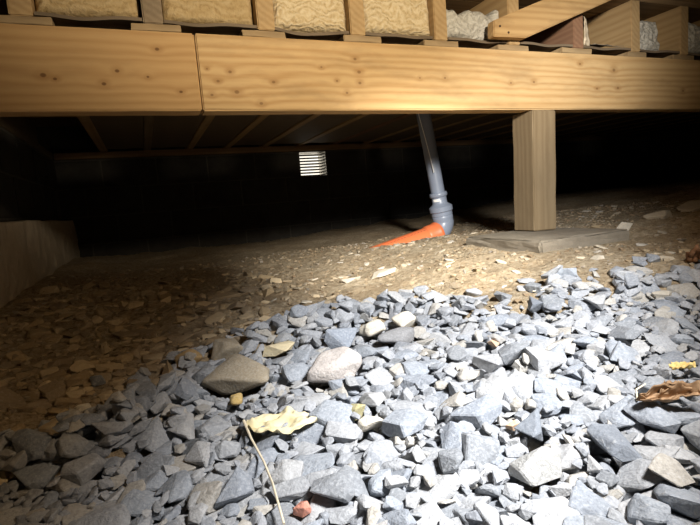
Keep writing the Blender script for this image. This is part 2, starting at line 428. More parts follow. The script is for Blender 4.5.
for i in range(len(JX) - 1):
    o = soffit(JX[i] + JWD + .002, JX[i + 1] - .002, [.004, .004, .016, .004, .003, .002, .002, .002, .004][i % 9] if i < 9 else .003, i)
    tag(o, 'thin sagging board closing the bay under wavy wool batt' if i == 2 else 'thin dark board closing the bay under ' + SOL.get(i, 'grey wool far along the beam'), 'board', 'boards under the joist bays')

def mat_wool(name, lo, mid, hi, sc=1.0):
    a = N(name); p = a.pos()
    w = a.n('ShaderNodeTexWave'); w.wave_type = 'BANDS'; w.bands_direction = 'Z'
    ns = a.n('ShaderNodeTexNoise'); ns.inputs['Scale'].default_value = 14; ns.inputs['Detail'].default_value = 3; a.l(p, ns.inputs['Vector'])
    ad = a.n('ShaderNodeVectorMath', operation='MULTIPLY_ADD'); a.l(ns.outputs['Color'], ad.inputs[0]); ad.inputs[1].default_value = (.12, .12, .12); a.l(p, ad.inputs[2])
    a.l(ad.outputs[0], w.inputs['Vector']); w.inputs['Scale'].default_value = 17 * sc; w.inputs['Distortion'].default_value = 2.5; w.inputs['Detail'].default_value = 3; w.inputs['Detail Scale'].default_value = 2.5
    f = a.noise(p, 90, 5, .7)
    g = a.math('ADD', a.math('MULTIPLY', w.outputs['Fac'], .22), a.math('MULTIPLY', f, .78))
    c = a.ramp(g, [(.2, lo), (.45, mid), (.75, hi)])
    a.bump(g, .8, .012)
    return a.done(c, 1.0, .05)
M_wool = mat_wool('mineral_wool', (.42, .29, .14), (.66, .52, .31), (.80, .68, .47))
M_wool_dim = mat_wool('dim_lit_mineral_wool', (.36, .24, .11), (.50, .36, .18), (.58, .44, .25), .6)  # same wool, with the tan of dim warm light painted into its colour
M_woolg = mat_wool('grey_mineral_wool', (.36, .33, .28), (.56, .53, .46), (.70, .67, .60), .8)
def batt(x0, x1, z0, z1, y0, y1, mat, seed, amp=.016, ragged=0.0, label='', nxb=70, nzb=50):
    V = []; F = []; X = np.linspace(x0, x1, nxb); Z = np.linspace(z0, z1, nzb); XX, ZZ = np.meshgrid(X, Z)
    d = vnoise(XX, ZZ, 9, seed) * 1.1 + vnoise(XX + .05 * vnoise(XX, ZZ, 8, seed + 3), ZZ, 28, seed + 1) * .45 + vnoise(XX, ZZ, 75, seed + 2) * .4
    fold = np.sin((ZZ * 95 + 5 * vnoise(XX, ZZ, 6, seed + 4) * 2.2)) * .12
    e = np.minimum(np.minimum(XX - x0, x1 - XX) / .02, np.minimum(ZZ - z0, z1 - ZZ) / .02).clip(0, 1)
    YY = y0 - amp * (d + fold) + (1 - e) ** 2 * .02
    zz = ZZ + ragged * np.maximum(0, (ZZ - z0) / (z1 - z0)) ** 2 * (vnoise(XX, XX * 0, 22, seed + 6) * 1.6 + vnoise(XX, XX * 0, 60, seed + 7) * .8)
    V = np.stack([XX, YY, zz], -1).reshape(-1, 3)
    Vb = np.stack([XX, np.full_like(XX, y1), zz], -1).reshape(-1, 3)
    n = nxb * nzb; I = (np.arange(nzb - 1)[:, None] * nxb + np.arange(nxb - 1)[None]).ravel()
    F = np.stack([I, I + 1, I + nxb + 1, I + nxb], 1).tolist(); F += np.stack([I + n, I + n + nxb, I + n + nxb + 1, I + n + 1], 1).tolist()
    ring = list(range(nxb)) + [k * nxb + nxb - 1 for k in range(1, nzb)] + [(nzb - 1) * nxb + k for k in range(nxb - 2, -1, -1)] + [k * nxb for k in range(nzb - 2, 0, -1)]
    for a, b in zip(ring, ring[1:] + ring[:1]): F.append([b, a, a + n, b + n])
    me = pydata('insulation_batt', np.concatenate([V, Vb]), F, True); c = centred(me)
    o = link('insulation_batt', me, mat, None, c); tag(o, label, 'insulation', 'insulation batts between the joists')
    return o
bz0, bz1 = JB + .020, JT - .003
bays = [(JX[i] + JWD + .003, JX[i + 1] - .003) for i in range(len(JX) - 1)]
batt(*bays[0], bz0, bz1, YB + .03, 2.3, M_wool_dim, 31, .006, label='smooth tan wool batt filling the bay at the end of the short beam')
batt(*bays[1], bz0, bz1, YB + .03, 2.3, M_wool_dim, 41, .008, label='tan swirled wool batt in the bay above the butt joint')
batt(*bays[2], bz0 - .004, bz1, YB + .02, 2.3, M_wool, 51, .011, label='cream wavy wool batt sagging between the joists')
batt(*bays[3], bz0, bz1, YB + .02, 2.3, M_wool, 61, .011, label='bright cream wavy wool batt with tight horizontal folds')
batt(*bays[4], bz0, .665, YB + .03, 2.3, M_woolg, 71, .020, .03, label='torn grey-white wool batt with a ragged top beside the diagonal brace')
batt(*bays[5], bz0, bz1, 2.0, 2.6, M_wool_dim, 81, .02, label='wool batt set far back behind the diagonal brace')
batt(*bays[6], bz0, bz1, 2.05, 2.6, M_wool_dim, 91, .02, label='wool batt set far back in the open bay beside the pale joist')
batt(bays[7][0], bays[7][0] + .20, bz0, .70, YB + .06, 1.95, M_woolg, 101, .020, .01, label='loose lump of grey wool half filling the bay')
batt(bays[8][0], bays[8][1], bz0, .69, YB + .03, 2.2, M_woolg, 111, .018, .015, label='whitish grey wool batt beside the last visible joist')
for i in range(9, 12):
    batt(*bays[i], bz0, bz1, YB + .03, 2.2, M_woolg, 100 + 10 * i, .02, label='grey wool batt further along the beam')

M_nail = N('rusty_nail').done((.10, .06, .04), .6, .4, .6)
# diagonal brace board nailed across the joist ends
prism('diagonal_brace', [(1.237, .604), (1.234, .549), (1.385, .552), (2.45, .9545), (2.45, 1.062)], 1.486, 1.5235, M_brace, bev=.003)
o = bpy.data.objects['diagonal_brace']; tag(o, 'diagonal pine board running up across the joist ends', 'brace')
for (nx_, nz_) in ((1.262, .585), (1.300, .565), (1.69, .73)):
    link('nail_head', tube_mesh('nail_head', [(nx_, 1.4865, nz_), (nx_, 1.4840, nz_)], [.004, .004], 10), M_nail, o)

# scraps at the pale joist: torn paper strip and grey flap
def sheet(name, quad, nu, nv, amp, seed, mat, thick=.0015):
    q = [np.array(p, float) for p in quad]; V = []
    for j in range(nv + 1):
        for i in range(nu + 1):
            u, v = i / nu, j / nv
            p = (q[0]*(1-u) + q[1]*u)*(1-v) + (q[3]*(1-u) + q[2]*u)*v
            p = p + amp * np.array([vnoise(u*3, v*3, 1.7, seed), vnoise(u*3, v*3, 1.7, seed+1), vnoise(u*3, v*3, 1.7, seed+2)])
            V.append(tuple(p))
    F = [[j*(nu+1)+i, j*(nu+1)+i+1, (j+1)*(nu+1)+i+1, (j+1)*(nu+1)+i] for j in range(nv) for i in range(nu)]
    me = pydata(name, V, F, True); c = centred(me); o = link(name, me, mat, None, c)
    sm = o.modifiers.new('thickness', 'SOLIDIFY'); sm.thickness = thick
    return o
def plain(name, c, rough=.8, var=.25, sc=40, spec=.2, bump=.2):
    a = N(name); p = a.pos(); n = a.noise(p, sc, 4, .6)
    col = a.ramp(n, [(.3, tuple(x * (1 - var) for x in c)), (.7, tuple(min(1, x * (1 + var)) for x in c))])
    a.bump(n, bump, .003)
    return a.done(col, rough, spec)
M_paper = plain('old_paper', (.62, .52, .38)); M_greyp = plain('grey_paper', (.30, .25, .19), var=.4, sc=25)
o = sheet('paper_strip', [(1.726, YB + .004, .553), (1.775, YB + .02, .56), (1.745, YB + .02, .672), (1.726, YB + .008, .655)], 6, 14, .012, 3, M_paper)
tag(o, 'torn pale paper strip hanging beside the reddish joist end', 'paper')
o = sheet('paper_flap', [(1.80, YB + .03, .565), (1.975, YB + .02, .563), (1.97, YB + .16, .605), (1.86, YB + .16, .60)], 10, 8, .016, 9, M_greyp)
tag(o, 'crumpled grey paper flap lying in the open bay', 'paper')

# ---------------------------------------------------------------- air vent in the back wall
M_alu = plain('dull_aluminium', (.62, .60, .55), .3, .08, 30, .5, .05); M_alu.node_tree.nodes['Principled BSDF'].inputs['Metallic'].default_value = .9
M_liner = plain('bright_sheet_metal', (.42, .40, .36), .3, .05, 30, .5, .02); M_liner.node_tree.nodes['Principled BSDF'].inputs['Metallic'].default_value = 1.0
M_slat = plain('weathered_louvre', (.10, .095, .085), .7, .1)
vent = empty('air_vent', ((VX0 + VX1) / 2, WY + .1, VZ0))
tag(vent, 'small louvred metal air vent letting daylight through the back wall', 'vent')
t_ = .003
for (nm, b) in (('liner', (VX0, VX0 + t_, VZ0, VZ1)), ('liner', (VX1 - t_, VX1, VZ0, VZ1)), ('liner', (VX0 + t_, VX1 - t_, VZ0, VZ0 + t_)), ('liner', (VX0 + t_, VX1 - t_, VZ1 - t_, VZ1))):
    box(nm, b[0], b[1], WY - .004, WY + .20, b[2], b[3], M_liner, vent, bev=0)
sl = to_mesh(box_bm(VX1 - VX0 - .01, .022, .006, .0012), 'slat')
for k in range(8):
    s = link('slat', sl, M_slat, vent, ((VX0 + VX1) / 2, WY + .17, VZ0 + .016 + k * .0272))
    s.rotation_euler = (math.radians(-28), 0, 0)
ss = to_mesh(box_bm(.012, .15, .007, .001), 'side_slat')
for k in range(8):
    link('side_slat', ss, M_slat, vent, (VX1 - .009, WY + .078, VZ0 + .018 + k * .0265))

# ---------------------------------------------------------------- drain pipe
M_grey = plain('grey_plastic', (.22, .255, .325), .35, .06, 12, .5, .03)
M_orange = plain('orange_plastic', (.70, .17, .06), .4, .10, 14, .45, .05)
M_white = plain('white_label', (.85, .85, .82), .5, .03)
M_black = plain('black_rubber', (.02, .02, .02), .6, .1)
PB = np.array([1.492, 2.30, 0.0])
ax0 = np.array([1.489, 2.30, .0]); ax1 = np.array([1.428, 2.30, .415]); ud = (ax1 - ax0) / np.linalg.norm(ax1 - ax0)
dp = empty('drain_pipe', (1.495, 2.30, -.23))
tag(dp, 'leaning grey plastic drain pipe with socket and bend', 'pipe')
at = lambda d: tuple(ax0 + ud * d)
link('pipe_tube', tube_mesh('pipe_tube', [at(-.02), at(.2), at(.538)], [.0375] * 3, 40), M_grey, dp)
prof = [(.014, .0375), (.014, .045), (.008, .0485), (-.004, .0485), (-.010, .045), (-.012, .0405), (-.044, .0405), (-.050, .045), (-.060, .058), (-.064, .0635), (-.088, .0635), (-.092, .060), (-.094, .0575), (-.112, .0575), (-.114, .0555), (-.118, .0575), (-.130, .0565), (-.15, .055)]
socket_ = link('socket', tube_mesh('socket', [at(p[0]) for p in prof], [p[1] for p in prof], 40), M_grey, dp)
b0 = np.array(at(-.14)); bend = []
for k in range(13):
    t = k / 12 * math.radians(72)
    bend.append(tuple(b0 + np.array([-(1 - math.cos(t)) * .075, 0, -math.sin(t) * .075]) + np.array([.004, 0, 0])))
link('bend', tube_mesh('bend', bend, [.0555] * 13, 40), M_grey, dp)
link('label_sticker', tube_mesh('label_sticker', [at(-.018), at(-.032)], [.0412, .0412], 40), M_white, socket_)
# trim the sticker to a small patch facing the room
stk = bpy.data.objects['label_sticker'].data
bm = bmesh.new(); bm.from_mesh(stk); cc = np.array(at(-.023))
bmesh.ops.delete(bm, geom=[f for f in bm.faces if not (len(f.verts) == 4 and Vector((f.calc_center_median().x - cc[0], f.calc_center_median().y - cc[1], 0)).normalized().dot(Vector((-.80, -.6, 0))) > .88)], context='FACES')
bm.to_mesh(stk); bm.free()
o0 = np.array(bend[-1]); od = np.array([-.965, -.03, -.20]); od /= np.linalg.norm(od)
op = empty('sewer_pipe', tuple(o0 + od * .2))
tag(op, 'orange plastic sewer pipe half buried in the soil', 'pipe')
aq = lambda d: tuple(o0 + od * d)
stube = link('pipe_tube', tube_mesh('sewer_tube', [aq(.03), aq(.3), aq(.75)], [.054, .054, .054], 40), M_orange, op)
sp = [(-.014, .056), (-.014, .062), (-.006, .0645), (.004, .0645), (.010, .060), (.055, .060), (.068, .055)]
link('socket', tube_mesh('sewer_socket', [aq(p[0]) for p in sp], [p[1] for p in sp], 40), M_orange, op)
M_dark = plain('embossed_print', (.18, .07, .04), .7)
for k in range(12):
    d = .085 + k * .021
    side = np.cross(od, [0, 0, 1]); side /= np.linalg.norm(side)
    if side[1] > 0: side = -side
    upv = np.cross(side, od); upv = upv if upv[2] > 0 else -upv
    r_ = .0545; ang = math.radians(58)
    ctr = np.array(aq(d)) + (side * math.cos(ang) + upv * math.sin(ang)) * r_
    s = link('print_mark', to_mesh(box_bm(.014, .004, .0012, 0), 'print_mark'), M_dark, stube, tuple(ctr))
    s.rotation_euler = Matrix((od, side * -math.sin(ang) + upv * math.cos(ang), side * math.cos(ang) + upv * math.sin(ang))).transposed().to_euler()
cb = tube_mesh('white_cable', [(1.375, 2.285, .56), (1.374, 2.262, .415), (1.400, 2.252, .29), (1.433, 2.252, .15), (1.44, 2.255, .12)], [.0022] * 5, 8)
c = centred(cb); tag(link('white_cable', cb, M_white, None, c), 'thin white cable running along the grey drain pipe', 'cable')

# ---------------------------------------------------------------- stones
def stone_variant(seed, pts=13, bev=.05, segs=1):
    r = np.random.default_rng(seed)
    d = r.normal(size=(pts, 3)); d /= np.linalg.norm(d, axis=1)[:, None]
    p = np.sign(d) * np.abs(d) ** .75 * (r.uniform(.8, 1.05, (pts, 1)))
    bm = bmesh.new()
    for q in p: bm.verts.new(q)
    h = bmesh.ops.convex_hull(bm, input=list(bm.verts))
    bmesh.ops.delete(bm, geom=[v for v in bm.verts if not v.link_faces], context='VERTS')
    bmesh.ops.dissolve_limit(bm, angle_limit=math.radians(14), verts=bm.verts, edges=bm.edges)
    bmesh.ops.bevel(bm, geom=list(bm.edges), offset=bev, segments=segs, affect='EDGES', clamp_overlap=True)
    bmesh.ops.triangulate(bm, faces=bm.faces)
    co = np.array([v.co[:] for v in bm.verts]); mn, mx = co.min(0), co.max(0)
    for v in bm.verts: v.co = Vector(((np.array(v.co) - (mn + mx) / 2) / ((mx - mn) / 2)))
    me = to_mesh(bm, 'stone_%d' % seed)
    return me
def round_variant(seed, planes=13, power=9.0, lump=.05):
    """rounded polyhedron: soft intersection of random half spaces"""
    r = np.random.default_rng(seed); n = r.normal(size=(planes, 3)); n /= np.linalg.norm(n, axis=1)[:, None]
    n = np.concatenate([n, -n[:3]]); h = r.uniform(.72, 1.05, len(n))
    bm = bmesh.new(); bmesh.ops.create_icosphere(bm, subdivisions=4, radius=1)
    d = np.array([v.co[:] for v in bm.verts]); d /= np.linalg.norm(d, axis=1)[:, None]
    rad = (np.maximum(0, d @ n.T / h) ** power).sum(1) ** (-1 / power)
    ph = r.uniform(0, 6.3, 6); fr = r.normal(0, 3.2, (6, 3))
    co = d * (rad * (1 + lump * np.sin(d @ fr.T + ph).sum(1) / 3))[:, None]
    mn, mx = co.min(0), co.max(0); co = (co - (mn + mx) / 2) / ((mx - mn) / 2)
    for v, c in zip(bm.verts, co): v.co = Vector(c)
    return to_mesh(bm, 'boulder_%d' % seed, True)
def mat_stone(name, ramp, speck=.35, dust=None, rough=.85, bump=.5):
    a = N(name); g = a.n('ShaderNodeNewGeometry'); oi = a.n('ShaderNodeObjectInfo'); p = g.outputs['Position']
    r = a.math('FRACT', a.math('ADD', g.outputs['Random Per Island'], oi.outputs['Random']))
    c = a.ramp(r, ramp)
    n1 = a.noise(p, 28, 5, .65); n2 = a.noise(p, 210, 4, .65); n3 = a.noise(p, 70, 4, .7, 1.5)
    c = a.mix(a.rng(n1, .35, .7, 0, .5), c, (.78, .78, .80), 'MULTIPLY')
    c = a.mix(a.rng(n2, .5, .72, 0, speck), c, (.62, .64, .67))
    c = a.mix(a.rng(n2, .48, .3, 0, speck), c, (.10, .105, .12))
    c = a.mix(a.rng(n3, .60, .72, 0, .25), c, (.66, .66, .64))
    if dust:
        z = a.n('ShaderNodeSeparateXYZ'); a.l(g.outputs['Normal'], z.inputs[0])
        c = a.mix(a.math('MULTIPLY', a.rng(n1, .3, .65, .35, .95), dust[1]), c, dust[0])
    a.bump(a.math('ADD', a.math('ADD', n3, a.math('MULTIPLY', n2, .5)), n1), bump, .006)
    return a.done(c, rough, .25)
GREY = [(0, (.24, .255, .28)), (.16, (.28, .30, .33)), (.36, (.37, .385, .41)), (.55, (.32, .335, .36)), (.70, (.43, .435, .44)), (.84, (.26, .275, .295)), (.93, (.46, .44, .40)), (1, (.38, .36, .32))]
M_grav = mat_stone('crushed_stone', GREY)
def cstone(name, c, **k):
    return mat_stone(name, [(0, tuple(x * .95 for x in c)), (1, tuple(min(1, x * 1.05) for x in c))], **k)

VAR = [stone_variant(100 + i, 10 + i % 7, .05 + .02 * (i % 3)) for i in range(44)]
RND = [round_variant(300 + i) for i in range(6)]
for me in VAR: me.materials.append(M_grav)
ANG = [round_variant(900 + i, 15, 22.0, .05) for i in range(3)]
VD = []
for me in VAR:
    co = np.empty(len(me.vertices) * 3); me.vertices.foreach_get('co', co)
    fi = np.empty(len(me.polygons) * 3, int); me.loops.foreach_get('vertex_index', fi)
    VD.append((co.reshape(-1, 3), fi.reshape(-1, 3)))

RES = .004; HX0, HX1, HY0, HY1 = -.62, 1.75, .05, 1.45
hx = np.arange(HX0, HX1, RES); hy = np.arange(HY0, HY1, RES); HXX, HYY = np.meshgrid(hx, hy)
BZ = base(HXX, HYY)
INB = inpoly(HXX, HYY, BED)
H = np.where(INB, BZ - .055, soil(HXX, HYY)); ID = np.full(H.shape, -1); BLOCK = np.zeros(H.shape, bool)
def settle(x, y, a, b, c, yaw, pct=82, tilt=.13, force=None, maxg=.5):
    R = max(a, b); i0 = int((x - R - HX0) / RES); i1 = int((x + R - HX0) / RES) + 2; j0 = int((y - R - HY0) / RES); j1 = int((y + R - HY0) / RES) + 2
    if i0 < 0 or j0 < 0 or i1 >= len(hx) or j1 >= len(hy): return None
    dx = HXX[j0:j1, i0:i1] - x; dy = HYY[j0:j1, i0:i1] - y
    u = (dx * math.cos(yaw) + dy * math.sin(yaw)) / a; v = (-dx * math.sin(yaw) + dy * math.cos(yaw)) / b
    r2 = u * u + v * v; k = r2 < .92
    if k.sum() < 3: return None
    h = H[j0:j1, i0:i1]
    hk = h[k]; dxk = dx[k]; dyk = dy[k]; hm = hk.mean()
    gx_ = ((hk - hm) * dxk).sum() / ((dxk ** 2).sum() + 1e-9); gy_ = ((hk - hm) * dyk).sum() / ((dyk ** 2).sum() + 1e-9)
    gx_ = float(np.clip(gx_, -maxg, maxg)) * .8 + rng.normal(0, tilt); gy_ = float(np.clip(gy_, -maxg, maxg)) * .8 + rng.normal(0, tilt)
    pl = gx_ * dxk + gy_ * dyk; th = c * np.sqrt(1 - r2[k] ** 1.5)
    z = float(np.percentile(hk - pl + th, pct)) if force is None else force
    return dict(x=x, y=y, z=z, a=a, b=b, c=c, yaw=yaw, gx=gx_, gy=gy_, win=(j0, j1, i0, i1), k=k, top=z + pl + th)
def commit(s, sid):
    j0, j1, i0, i1 = s['win']; h = H[j0:j1, i0:i1]; t = h.copy(); t[s['k']] = s['top']
    up = t > h; h[up] = t[up]; ID[j0:j1, i0:i1][up] = sid
def rot_of(s):
    nrm = Vector((-s['gx'], -s['gy'], 1)).normalized()
    q = Vector((0, 0, 1)).rotation_difference(nrm) @ Quaternion((0, 0, 1), s['yaw'])
    return q

# ---- single stones that stand out (x, y, length, width, thickness, yaw, shape, material, name, label)
C_pink = cstone('pinkish_stone', (.60, .55, .51), speck=.45); C_brown = cstone('brown_grey_stone', (.36, .32, .25), dust=((.46, .37, .24), .35))
C_cream = cstone('cream_stone', (.74, .64, .42), speck=.15); C_white = cstone('white_tan_stone', (.78, .72, .60), speck=.2)
C_dark = cstone('dark_grey_stone', (.235, .235, .24), speck=.2); C_yel = cstone('yellow_stone', (.56, .40, .15), speck=.25); C_olive = cstone('olive_yellow_stone', (.40, .36, .19), speck=.25)
C_red = cstone('red_stone', (.56, .25, .18), speck=.15); C_quartz = cstone('white_quartz', (.86, .84, .80), speck=.08); C_tan = cstone('tan_stone', (.60, .42, .28), speck=.2)
C_blue = cstone('blue_grey_stone', (.29, .325, .38)); C_slate = cstone('dark_slate_stone', (.19, .21, .24), speck=.15); C_pale = cstone('pale_grey_stone', (.40, .40, .385)); C_ochre = cstone('ochre_stone', (.50, .35, .16), dust=((.46, .33, .18), .4))
SPEC = [
 (.305,.875,.120,.090,.066,.15,ANG[0],C_pink,'boulder','large rounded pinkish-white boulder on the gravel edge'),
 (.135,.965,.132,.115,.066,-.35,ANG[1],C_brown,'boulder','large rounded brown-grey boulder with a tan patch'),
 (.140,1.165,.082,.070,.052,.3,ANG[2],C_brown,'boulder','rounded brown-grey stone behind the large brown boulder'),
 (.208,1.185,.042,.036,.022,.2,RND[3],C_brown,'stone','small round brown stone beside the cream flat stone'),
 (.258,1.085,.082,.056,.026,.5,VAR[3],C_cream,'stone','smooth cream flat stone at the edge of the gravel'),
 (.468,1.035,.062,.052,.036,.1,RND[4],C_white,'stone','round white and tan stone next to the dark oval stone'),
 (.540,1.015,.072,.060,.042,.4,RND[5],C_white,'stone','larger round white stone with tan top behind the dark oval stone'),
 (.480,.945,.094,.060,.036,-.1,RND[3],C_dark,'stone','smooth dark grey oval stone in front of two white stones'),
 (.388,1.030,.072,.062,.048,.7,VAR[7],C_blue,'stone','big angular blue-grey stone beside the pinkish boulder'),
 (.114,.862,.030,.026,.022,.3,RND[2],C_yel,'stone','small amber yellow stone below the brown boulder'),
 (.273,.700,.030,.026,.022,.5,VAR[9],C_olive,'stone','small olive yellow stone among grey gravel'),
 (.279,.650,.046,.030,.022,-.5,VAR[11],C_white,'stone','pale cream angular stone beside the olive stone'),
 (.050,1.165,.070,.056,.042,.4,RND[5],C_ochre,'stone','ochre brown rounded stone on the dark soil'),
 (.128,.522,.022,.018,.016,.2,VAR[12],C_red,'stone','small brick red stone in the gravel'),
 (.306,.588,.026,.010,.010,1.0,VAR[14],C_quartz,'stone','bright white quartz sliver on the gravel'),
 (.468,.525,.022,.018,.016,.2,VAR[15],C_quartz,'stone','small bright white quartz pebble on the gravel'),
 (.614,.780,.024,.020,.016,.6,VAR[16],C_tan,'stone','small tan reddish stone at the back of the gravel'),
 (.512,.425,.070,.044,.030,1.15,VAR[18],C_slate,'stone','dark slate block standing out of the gravel near the dry brown leaf'),
 (.455,.505,.052,.036,.034,.5,VAR[21],C_slate,'stone','dark bluish wedge of stone beside the slate block'),
 (.405,.445,.062,.052,.030,.2,VAR[20],C_pale,'stone','grey blocky stone in front of the slate block'),
 (.809,.875,.050,.040,.030,.3,VAR[22],C_slate,'stone','dark pointed stone alone on the sandy soil'),
 (.445,.530,.020,.014,.010,.3,VAR[24],C_tan,'stone','thin tan sliver standing among grey stones'),
 (-.150,1.020,.030,.024,.018,.3,RND[4],C_white,'stone','small pale pebble on the dark soil'),
]
stones = []; objs_spec = []
for (x, y, L, w, t, yaw, me, mat, nm, lab) in SPEC:
    bz = float(base(x, y)); s = settle(x, y, L / 2, w / 2, t / 2, yaw, force=bz + t * .20, tilt=.05, maxg=.2)
    commit(s, -2); j0, j1, i0, i1 = s['win']; BLOCK[j0:j1, i0:i1] |= s['k']
    m2 = me.copy(); m2.materials.clear(); m2.materials.append(mat)
    o = link(nm, m2, None, None, (x, y, s['z'])); o.rotation_mode = 'QUATERNION'; o.rotation_quaternion = rot_of(s); o.scale = (L / 2, w / 2, t / 2)
    tag(o, lab, 'stone'); objs_spec.append(s)

# ---- crushed stone bed, laid one stone at a time on what lies below
def frame_px(x, y, z):
    P = np.stack([x, y, z], -1); d = P @ FW
    return 350 + FPX * (P @ RT) / d, 262.5 - FPX * (P @ UP) / d, d
def lay(n, lo, hi, target, cand, pct, tilt):
    for _ in range(n):
        best = None; L = lo + (hi - lo) * rng.beta(1.6, 2.2)
        a = L / 2; b = a * rng.uniform(.6, .92); c = a * rng.uniform(.26, .50)
        for k in range(cand):
            x = rng.uniform(-.46, 1.62); y = rng.uniform(.12, 1.2)
            i = int((x - HX0) / RES); j = int((y - HY0) / RES)
            if not INB[j, i] or BLOCK[j, i]: continue
            q = H[j, i] - BZ[j, i]
            if best is None or q < best[0]: best = (q, x, y)
        if best is None or best[0] > target: continue
        s = settle(best[1], best[2], a, b, c, rng.uniform(0, 6.28), pct, tilt)
        if s is None or s['z'] + c * .6 - float(base(best[1], best[2])) > target + .03: continue
        j0, j1, i0, i1 = s['win']
        if (BLOCK[j0:j1, i0:i1] & s['k']).sum() > .12 * s['k'].sum(): continue
        s['v'] = int(rng.integers(len(VAR))); stones.append(s); commit(s, len(stones) - 1)
lay(1500, .034, .070, -.014, 5, 56, .07)
lay(2400, .026, .078, .000, 12, 52, .06)
lay(3000, .010, .034, .000, 18, 50, .13)
# a thin scatter running out over the soil beyond the bed
bpts = np.array(BED[1:13]); nsc = 0
while nsc < 460:
    k = rng.integers(len(bpts) - 1); t = rng.random(); p = bpts[k] * (1 - t) + bpts[k + 1] * t
    d = abs(rng.normal(0, .09)); x = p[0] + rng.normal(0, .03) - (.6 * d if k < 4 else -.25 * d); y = p[1] + d
    i = int((x - HX0) / RES); j = int((y - HY0) / RES)
    if not (0 < i < len(hx) and 0 < j < len(hy)) or BLOCK[j, i]: continue
    a = rng.uniform(.010, .030); s = settle(x, y, a, a * rng.uniform(.6, .9), a * rng.uniform(.3, .55), rng.uniform(0, 6.28), 35, .12)
    if s is None: continue
    s['v'] = int(rng.integers(len(VAR))); stones.append(s); commit(s, len(stones) - 1); nsc += 1
# which show largest in the picture
cnt_id = ID.ravel(); ok = cnt_id >= 0
fx, fy, fd = frame_px(HXX.ravel(), HYY.ravel(), H.ravel())
vis = ok & (fx > 0) & (fx < 700) & (fy > 0) & (fy < 525)
area = np.bincount(cnt_id[vis], weights=(1.0 / fd[vis] ** 2), minlength=len(stones))
order = np.argsort(-area); top300 = set(order[:300].tolist())
KINDS = [('blue-grey', [(0, (.26, .285, .325)), (1, (.33, .36, .40))]), ('pale grey', [(0, (.40, .41, .42)), (1, (.45, .455, .46))]), ('dark slate-grey', [(0, (.225, .24, .26)), (1, (.265, .28, .30))]),
         ('mid-grey', [(0, (.33, .345, .365)), (1, (.39, .40, .415))]), ('beige-grey', [(0, (.42, .395, .35)), (1, (.48, .46, .42))])]
KM = [mat_stone(k.replace('-', '_').replace(' ', '_') + '_crushed_stone', r) for k, r in KINDS]
def landmark(x, y, marks):
    return min(marks, key=lambda m_: (m_[0] - x) ** 2 + (m_[1] - y) ** 2)[2]
GM = [(.305,.875,'the pinkish boulder'), (.135,.965,'the large brown-grey boulder'), (.258,1.085,'the cream flat stone'), (.48,.945,'the dark oval stone'), (.540,1.015,'the round white stones'),
      (.155,.715,'the cream dried leaf'), (.103,.54,'the end of the leaf stem'), (.273,.70,'the olive yellow stone'), (.128,.522,'the brick red stone'), (.306,.588,'the white quartz sliver'), (.468,.525,'the white quartz pebble'),
      (.614,.78,'the small tan stone'), (.512,.425,'the dark slate block'), (.625,.425,'the curled brown leaf'), (.742,.487,'the small yellow leaf'), (.809,.875,'the dark pointed stone'), (.05,1.165,'the ochre stone'), (.114,.862,'the amber stone'),
      (-.15,1.02,'the small pale pebble'), (1.065,.745,'the far gravel edge below the pad'), (.405,.445,'the blocky grey stone')]
bv = []; bf = []; off = 0
for i, s in enumerate(stones):
    q = rot_of(s)
    if i in top300:
        o = link('gravel_stone', VAR[s['v']], None, None, (s['x'], s['y'], s['z'])); o.rotation_mode = 'QUATERNION'; o.rotation_quaternion = q
        o.scale = (s['a'], s['b'], s['c'])
        kk = int(rng.choice(5, p=[.34, .18, .16, .24, .08]))
        o.material_slots[0].link = 'OBJECT'; o.material_slots[0].material = KM[kk]
        sz = 'large' if s['a'] > .031 else ('small' if s['a'] < .023 else 'medium'); shp = 'flat' if s['c'] / s['b'] < .5 else ('chunky' if s['c'] / s['b'] > .64 else 'angular')
        tag(o, '%s %s %s crushed stone near %s' % (sz, shp, KINDS[kk][0], landmark(s['x'], s['y'], GM)), 'stone', 'crushed stones of the gravel bed')
    else:
        co, fi = VD[s['v']]
        R = np.array(q.to_matrix()); bv.append((co * np.array([s['a'], s['b'], s['c']])) @ R.T + np.array([s['x'], s['y'], s['z']])); bf.append(fi + off); off += len(co)
gr = link('gravel', pydata('gravel', np.concatenate(bv), np.concatenate(bf)), M_grav)
tag(gr, 'bed of smaller angular grey gravel filling between the larger stones', 'gravel', kind='stuff')

# ---- broken slate flakes lying in the soil
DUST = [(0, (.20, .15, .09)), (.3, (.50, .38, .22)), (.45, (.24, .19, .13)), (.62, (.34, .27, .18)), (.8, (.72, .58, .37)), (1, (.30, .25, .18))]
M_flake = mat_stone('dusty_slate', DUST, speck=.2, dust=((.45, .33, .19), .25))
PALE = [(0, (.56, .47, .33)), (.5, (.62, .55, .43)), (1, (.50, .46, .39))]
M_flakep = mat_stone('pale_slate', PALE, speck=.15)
FL = [stone_variant(500 + i, 11 + i % 4, .05) for i in range(14)]
FLP = []
for me in FL:
    me.materials.append(M_flake); m2 = me.copy(); m2.materials.clear(); m2.materials.append(M_flakep); FLP.append(m2)
taken = []
def flake(x, y, L, w, t, yaw, me, lab, grp, sink=.35, tilt=.12):
    e = .02; z0 = float(soil(x, y)); sx = float(soil(x + e, y) - soil(x - e, y)) / (2 * e) * .6 + rng.normal(0, tilt); sy = float(soil(x, y + e) - soil(x, y - e)) / (2 * e) * .6 + rng.normal(0, tilt)
    q = Vector((0, 0, 1)).rotation_difference(Vector((-sx, -sy, 1)).normalized()) @ Quaternion((0, 0, 1), yaw)
    o = link('slate_flake', me, None, None, (x, y, z0 + t / 2 * (1 - 2 * sink))); o.rotation_mode = 'QUATERNION'; o.rotation_quaternion = q; o.scale = (L / 2, w / 2, t / 2)
    tag(o, lab, 'stone', grp); taken.append((x, y, L * .5)); return o
